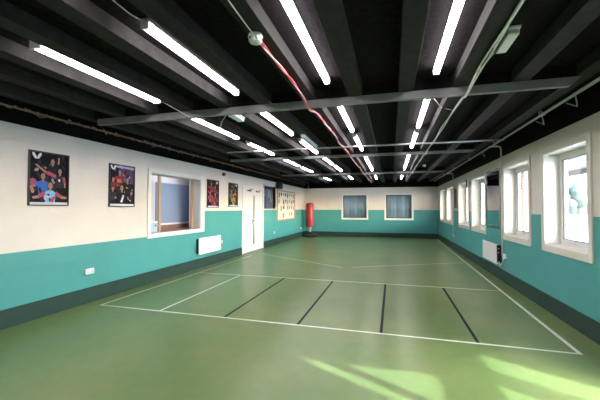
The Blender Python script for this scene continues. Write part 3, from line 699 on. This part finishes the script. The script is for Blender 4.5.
# ------------------------------------------------------------------ noticeboard and its papers
y0, y1, z0, z1 = 12.50, 15.02, 0.93, 2.20
t = thing('noticeboard', (XL, (y0 + y1) / 2, z0), 'large oak framed noticeboard covered in papers on the left wall', 'noticeboard')
mb = MB(); a = 0.075; xo = XL + 0.035
mb.box(XL, xo, y0, y0 + a, z0, z1); mb.box(XL, xo, y1 - a, y1, z0, z1); mb.box(XL, xo, y0 + a, y1 - a, z0, z0 + a*0.6); mb.box(XL, xo, y0 + a, y1 - a, z1 - a*0.6, z1)
mb.build('frame', M['oak'], t); box(XL, XL + 0.012, y0 + a, y1 - a, z0 + a*0.6, z1 - a*0.6).build('pinboard', M['cork'], t)
NC, NR = 8, 4; rnd = random.Random(21)
iy0, iy1, iz0, iz1 = y0 + a + 0.03, y1 - a - 0.03, z0 + 0.07, z1 - 0.07
rown = ['top row', 'second row', 'third row', 'bottom row']; coln = ['first', 'second', 'third', 'fourth', 'fifth', 'sixth', 'seventh', 'eighth']
inks = {'black': 'p_black', 'purple': 'p_purple', 'pink': 'p_pink', 'blue': 'p_blue', 'grey': 'ink', 'green': 'p_green'}
plan = [['black', 'black', 'grey', 'purple', 'black', 'grey', 'grey', 'grey'], ['grey', '', 'black', 'purple', 'grey', 'purple', 'grey', 'blue'],
        ['', 'grey', 'black', '', 'grey', 'pink', 'purple', 'grey'], ['', '', 'grey', '', '', 'grey', 'green', '']]
for r in range(NR):
    for c in range(NC):
        cw, chh = (iy1 - iy0) / NC, (iz1 - iz0) / NR
        a0 = iy0 + c*cw + rnd.uniform(0.005, 0.03); a1 = iy0 + (c+1)*cw - rnd.uniform(0.005, 0.03); q1 = iz1 - r*chh - rnd.uniform(0.004, 0.02); q0 = iz1 - (r+1)*chh + rnd.uniform(0.004, 0.03)
        ink = plan[r][c]; x = XL + 0.012
        mb = MB(); mb.box(x, x + 0.002, a0, a1, q0, q1, 0); x += 0.0024
        w_, h_ = a1 - a0, q1 - q0
        if ink:
            p0, p1 = rnd.choice([(0.40, 0.93), (0.08, 0.92), (0.25, 0.95), (0.5, 0.9)])
            mb.box(x, x + 0.0004, a0 + w_*rnd.uniform(0.03, 0.3), a1 - w_*rnd.uniform(0.03, 0.3), q0 + h_*p0, q0 + h_*p1, 1); tl = q0 + h_*p0 - 0.02
        else: tl = q1 - 0.04
        k = 0
        while tl - 0.022*k > q0 + 0.03 and k < 9:
            mb.box(x, x + 0.0004, a0 + w_*0.12, a1 - w_*rnd.uniform(0.12, 0.4), tl - 0.022*k - 0.006, tl - 0.022*k, 2); k += 1
        o = mb.build('notice_paper', [M['paper'], M[inks.get(ink, 'ink')], M['ink']], origin=(XL + 0.012, (a0 + a1)/2, q0))
        tag(o, ('white sheet with a %s picture, ' % ink if ink else 'plain white text sheet, ') + '%s from left in %s of the noticeboard' % (coln[c], rown[r]), 'paper', 'papers on the noticeboard')

# ------------------------------------------------------------------ heaters, sockets and small wall fittings
def heater(side, y0, y1, z0, z1, label):
    s = 1 if side == 'left' else -1; X = XL if side == 'left' else XR; yc = (y0 + y1)/2
    t = thing('panel_heater', (X, yc, z0), label, 'heater')
    box(X, X + s*0.07, y0 + 0.02, y1 - 0.02, z0 + 0.03, z1 - 0.03).build('bracket_shadow_fill', M['black_plastic'], t)  # bracket block kept black as the shadow behind the casing
    bd = box(X + s*0.07, X + s*0.10, y0, y1, z0, z1).build('casing', M['white'], t, bevel=0.008)
    mb = MB()
    for k in range(24):
        yk = y0 + 0.06 + (y1 - y0 - 0.12) * k / 24
        mb.box(X + s*0.076, X + s*0.094, yk, yk + 0.018, z1 - 0.0005, z1 + 0.001)
    mb.build('top_grille', M['grille'], bd)
    ye = y1 if side == 'left' else y0; e = 1 if side == 'left' else -1
    cp = box(X + s*0.04, X + s*0.09, ye, ye + e*0.012, z0 + 0.05, z1 - 0.02).build('control_panel', M['plastic_grey' if side == 'left' else 'black_plastic'], t)
    for zz in (z1 - 0.09, z1 - 0.17):
        MB().lathe((X + s*0.065, ye + e*0.012, zz), [(0.014, 0), (0.011, e*0.010)], 14, axis='Y').build('dial', M['plastic_grey' if side == 'left' else 'steel'], cp)
heater('left', 6.83, 7.85, 0.335, 0.735, 'white panel heater low on the teal left wall under the hatch')
heater('right', 7.47, 8.51, 0.32, 0.73, 'white panel heater below the mirror on the window wall')

def socket(side, y, z, label, double=True, switch=True):
    s = 1 if side == 'left' else -1; X = XL if side == 'left' else XR; w = 0.147 if double else 0.086
    t = thing('power_socket', (X, y, z), label, 'socket')
    box(X, X + s*0.032, y - w/2, y + w/2, z - 0.043, z + 0.043).build('faceplate', M['plastic'], t, bevel=0.006)
    for k in ((-1, 1) if double else (0,)):
        box(X + s*0.031, X + s*0.036, y + k*0.037 - 0.008, y + k*0.037 + 0.008, z + 0.014, z + 0.034).build('switch', M['plastic_grey'], t)
        mb = MB()
        for dy, dz in ((0, 0.004), (-0.011, -0.016), (0.011, -0.016)): mb.box(X + s*0.031, X + s*0.0335, y + k*0.037 + dy - 0.004, y + k*0.037 + dy + 0.004, z + dz - 0.004, z + dz + 0.004)
        mb.build('pin_hole', M['black_plastic'], t)
socket('left', 3.98, 0.48, 'white double power socket on the teal wall nearest the camera')
socket('left', 8.03, 0.53, 'small white socket just right of the left wall heater', False)
socket('left', 12.20, 0.48, 'small white socket below the noticeboard near the white door', False)
socket('left', 16.15, 0.42, 'small white socket in the far corner left of the punch bag', False)
socket('right', 7.25, 0.52, 'white power socket at the foot of conduit beside the heater')
socket('right', 12.72, 0.48, 'white power socket low under the far windows', True)
tag(MB().tube([(XL + 0.036, 8.03, 0.50), (XL + 0.03, 8.02, 0.40), (XL + 0.035, 7.97, 0.34), (XL + 0.05, 7.90, 0.37)], 0.008, 6).build('cable', M['cable_white'], origin=(XL, 8.15, 0.4)), 'short white cord from left wall heater to its socket', 'cable')
tag(MB().tube([(XR - 0.06, 7.44, 0.38), (XR - 0.07, 7.40, 0.33), (XR - 0.06, 7.34, 0.32), (XR - 0.04, 7.28, 0.42), (XR - 0.036, 7.26, 0.48)], 0.009, 6).build('cable', M['cable_white'], origin=(XR, 7.6, 0.3)), 'short white cord from right wall heater to its socket', 'cable')

t = thing('fire_alarm', (XL, 8.10, 2.38), 'small red fire alarm high on the left wall above the dark posters', 'alarm')
MB().lathe((XL, 8.10, 2.38), [(0.05, 0), (0.05, 0.03)], 20, axis='X').build('base', M['red_plastic'], t)
MB().lathe((XL, 8.10, 2.38), [(0.046, 0.03), (0.044, 0.06), (0.03, 0.075), (0.005, 0.078)], 20, axis='X').build('sounder', M['red_plastic'], t)

def speaker(X, s, y0, y1, z0, z1, dep, label, mat):
    t = thing('wall_speaker', (X, (y0 + y1)/2, z0), label, 'speaker')
    box(X, X + s*0.04, (y0+y1)/2 - 0.03, (y0+y1)/2 + 0.03, (z0+z1)/2 - 0.05, (z0+z1)/2 + 0.05).build('bracket', M['black_plastic'], t)
    bx = box(X + s*0.04, X + s*dep, y0, y1, z0, z1).build('cabinet', mat, t, bevel=0.01)
    box(X + s*dep, X + s*(dep + 0.008), y0 + 0.015, y1 - 0.015, z0 + 0.015, z1 - 0.015).build('grille', M['grille'], t)
    zc = z0 + (z1 - z0)*0.36; r = min(y1 - y0, z1 - z0)*0.32
    MB().lathe((X + s*(dep + 0.008), (y0+y1)/2, zc), [(r, 0), (r*0.9, s*0.004), (r*0.4, s*0.002)], 18, axis='X').build('cone', M['black_plastic'], t)
    MB().lathe((X + s*(dep + 0.008), (y0+y1)/2, z0 + (z1-z0)*0.78), [(r*0.4, 0), (r*0.3, s*0.004)], 14, axis='X').build('tweeter', M['black_plastic'], t)
speaker(XL, 1, 12.36, 12.56, 2.22, 2.50, 0.24, 'black wall speaker above the noticeboard beside the dark window', M['black_plastic'])
speaker(XR, -1, 10.04, 10.22, 2.06, 2.27, 0.10, 'grey wall speaker high between the third and fourth windows', M['steel'])

# mirror and narrow framed panel on the window wall
def framed(name, y0, y1, z0, z1, dep, fmat, imat, iname, label, cat, fw=0.03):
    t = thing(name, (XR, (y0+y1)/2, z0), label, cat)
    mb = MB(); x0, x1 = XR - dep, XR
    mb.box(x0, x1, y0, y0 + fw, z0, z1); mb.box(x0, x1, y1 - fw, y1, z0, z1); mb.box(x0, x1, y0 + fw, y1 - fw, z0, z0 + fw); mb.box(x0, x1, y0 + fw, y1 - fw, z1 - fw, z1)
    mb.build('frame', fmat, t, bevel=0.003)
    if imat: box(x0 + 0.008, x1, y0 + fw, y1 - fw, z0 + fw, z1 - fw).build(iname, imat, t)
    return t
mt = framed('wall_mirror', 7.40, 8.42, 1.06, 2.28, 0.05, M['chrome'], None, 'mirror_glass', 'tall steel framed mirror between the second and third windows', 'mirror')
a0, a1, c0, c1, xm = 7.43, 8.39, 1.09, 2.25, XR - 0.012
MB().idx([(xm, a0, c0), (xm - 0.022, a1, c0), (xm - 0.022, a1, c1), (xm, a0, c1), (XR - 0.002, a0, c0), (XR - 0.002, a1, c0), (XR - 0.002, a1, c1), (XR - 0.002, a0, c1)], [(0,1,2,3),(7,6,5,4),(0,4,5,1),(1,5,6,2),(2,6,7,3),(3,7,4,0)]).build('mirror_glass', M['mirror'], mt)
framed('wall_picture', 11.93, 12.50, 1.44, 2.16, 0.03, M['steel'], M['p_grey'], 'picture', 'narrow dark grey framed panel between the fourth and fifth windows', 'picture')

# white sensor in the far left corner
t = thing('corner_sensor', (-4.25, YB, 2.36), 'small white sensor high in the far left corner above punch bag', 'sensor')
box(-4.29, -4.21, YB - 0.05, YB, 2.36, 2.44).build('body', M['plastic'], t, bevel=0.01)
MB().tube([(-4.25, YB - 0.02, 2.44), (-4.25, YB - 0.02, 2.70)], 0.008, 6).build('cable', M['plastic'], t)

# ------------------------------------------------------------------ punch bag
bx, by = -4.05, 16.36
t = thing('punch_bag', (bx, by, 0), 'free-standing red punch bag on a black base in the far corner', 'punch bag')
MB().lathe((bx, by, 0), [(0.33, 0.0), (0.37, 0.02), (0.38, 0.08), (0.35, 0.14), (0.25, 0.18), (0.12, 0.20), (0.09, 0.24)], 32).build('base', M['rubber'], t)
MB().lathe((bx, by, 0), [(0.07, 0.235), (0.07, 0.40), (0.085, 0.42), (0.085, 0.50), (0.10, 0.53)], 24).build('neck', M['steel'], t)
bg = MB().lathe((bx, by, 0), [(0.14, 0.50), (0.185, 0.515), (0.198, 0.56), (0.200, 0.80), (0.202, 1.2), (0.200, 1.58), (0.196, 1.64), (0.18, 1.68), (0.14, 1.705), (0.06, 1.715)], 32).build('bag', M['red_vinyl'], t)
for z in (0.60, 1.60):
    MB().lathe((bx, by, z), [(0.2005, -0.01), (0.205, -0.006), (0.205, 0.006), (0.2005, 0.01)], 32).build('seam_band', M['red_vinyl'], bg)

# ------------------------------------------------------------------ outside the windows
struct(box(XR + WT + 0.001, 60, -40, 70, -0.3, -0.08).build('ground', M['paving']))
t = thing('canopy', (4.2, 10, 2.7), 'covered walkway roof outside the windows', 'canopy')
box(XR + WT, 6.0, 2.2, 20, 2.75, 2.87).build('soffit', M['soffit'], t)
box(6.0, 6.06, 2.2, 20, 2.58, 2.90).build('fascia', M['fascia'], t)
for y in (8.75, 14.2, 19.5):
    tag(box(2.98, 3.22, y, y + 0.30, -0.08, 2.749).build('brick_pier', M['brick'], origin=(3.1, y, -0.08)),
        {8.75: 'red brick pier seen through the second window', 14.2: 'middle red brick pier outside the windows', 19.5: 'farthest red brick pier outside the windows'}[y], 'pier')
t = thing('outbuilding', (16, 30, -0.08), 'pale building far outside the nearest window', 'building')
box(13.5, 19, 30, 36, -0.08, 2.9).build('walls', M['render'], t)
mb = MB(); mb.idx([(13.2, 29.7, 2.9), (19.3, 29.7, 2.9), (19.3, 36.3, 2.9), (13.2, 36.3, 2.9), (13.2, 33, 4.4), (19.3, 33, 4.4)], [(0,1,5,4),(2,3,4,5),(0,4,3),(1,2,5),(3,2,1,0)]); mb.build('roof', M['slate'], t)
box(14.4, 15.6, 29.96, 30.0, 0.9, 2.0).build('window', M['p_grey'], t)
def tree(x, y, h, r, label, seed):
    t = thing('tree', (x, y, -0.08), label, 'tree', 'trees outside the windows'); rr = random.Random(seed)
    MB().lathe((x, y, -0.08), [(0.16, 0), (0.11, h*0.3), (0.07, h*0.6)], 10).build('trunk', M['bark'], t)
    mb = MB()
    for k in range(60):
        a, b2 = rr.uniform(0, 2*PI), rr.uniform(-0.8, 1)
        cx, cy, cz = x + r*0.65*math.cos(a)*math.sqrt(1 - b2*b2*0.8), y + r*0.65*math.sin(a)*math.sqrt(1 - b2*b2*0.8), h*0.62 + b2*h*0.28; q = r*rr.uniform(0.16, 0.32)
        mb.lathe((cx, cy, cz), [(q*0.15, -q), (q*0.7, -q*0.7), (q, 0), (q*0.7, q*0.7), (q*0.12, q)], 9)
    mb.build('crown', M['leaf'], t)
tree(12.0, 27.5, 3.4, 1.3, 'small leafy tree outside, left of the pale building', 1)
tree(17.5, 38.5, 5.2, 2.0, 'taller leafy tree outside, behind the pale building', 2)
tree(9.0, 26.0, 2.6, 1.0, 'low leafy tree outside, nearest the covered walkway', 3)

# ------------------------------------------------------------------ daylight
W = bpy.data.worlds.new('World'); bpy.context.scene.world = W; W.use_nodes = True
nt = W.node_tree; bg = nt.nodes['Background']
sky = nt.nodes.new('ShaderNodeTexSky'); sky.sky_type = 'NISHITA'; sky.sun_disc = False; sky.sun_elevation = math.radians(33); sky.sun_rotation = math.radians(118)
sky.dust_density = 2.0
nt.links.new(sky.outputs[0], bg.inputs['Color']); bg.inputs['Strength'].default_value = 5.8
L = bpy.data.lights.new('sun', 'SUN'); L.energy = 12.0; L.angle = math.radians(0.9); L.color = (0.92, 1.0, 0.98)
so = bpy.data.objects.new('sun', L); C.objects.link(so)
dirv = Vector((-1.0, 0.53, -0.72)).normalized()      # the way the sunlight travels
so.rotation_euler = dirv.to_track_quat('-Z', 'Y').to_euler(); so.location = (12, -5, 9)

# ------------------------------------------------------------------ camera
cam = bpy.data.cameras.new('camera'); cam.sensor_width = 36; cam.lens = 36 * 326.93 / 600; cam.clip_end = 200; cam.clip_start = 0.05
co = bpy.data.objects.new('camera', cam); C.objects.link(co)
co.matrix_world = Matrix.Translation((0, 0, 1.455)) @ Matrix.Rotation(0.2729, 4, 'Z') @ Matrix.Rotation(PI/2 + 0.0244, 4, 'X') @ Matrix.Rotation(0.0018, 4, 'Z')
S = bpy.context.scene; S.camera = co
S.view_settings.view_transform = 'Standard'; S.view_settings.look = 'None'; S.view_settings.gamma = 1; S.view_settings.exposure = 0
S.view_settings.use_curve_mapping = False
S.cycles.max_bounces = 10; S.cycles.diffuse_bounces = 6; S.cycles.transparent_max_bounces = 16
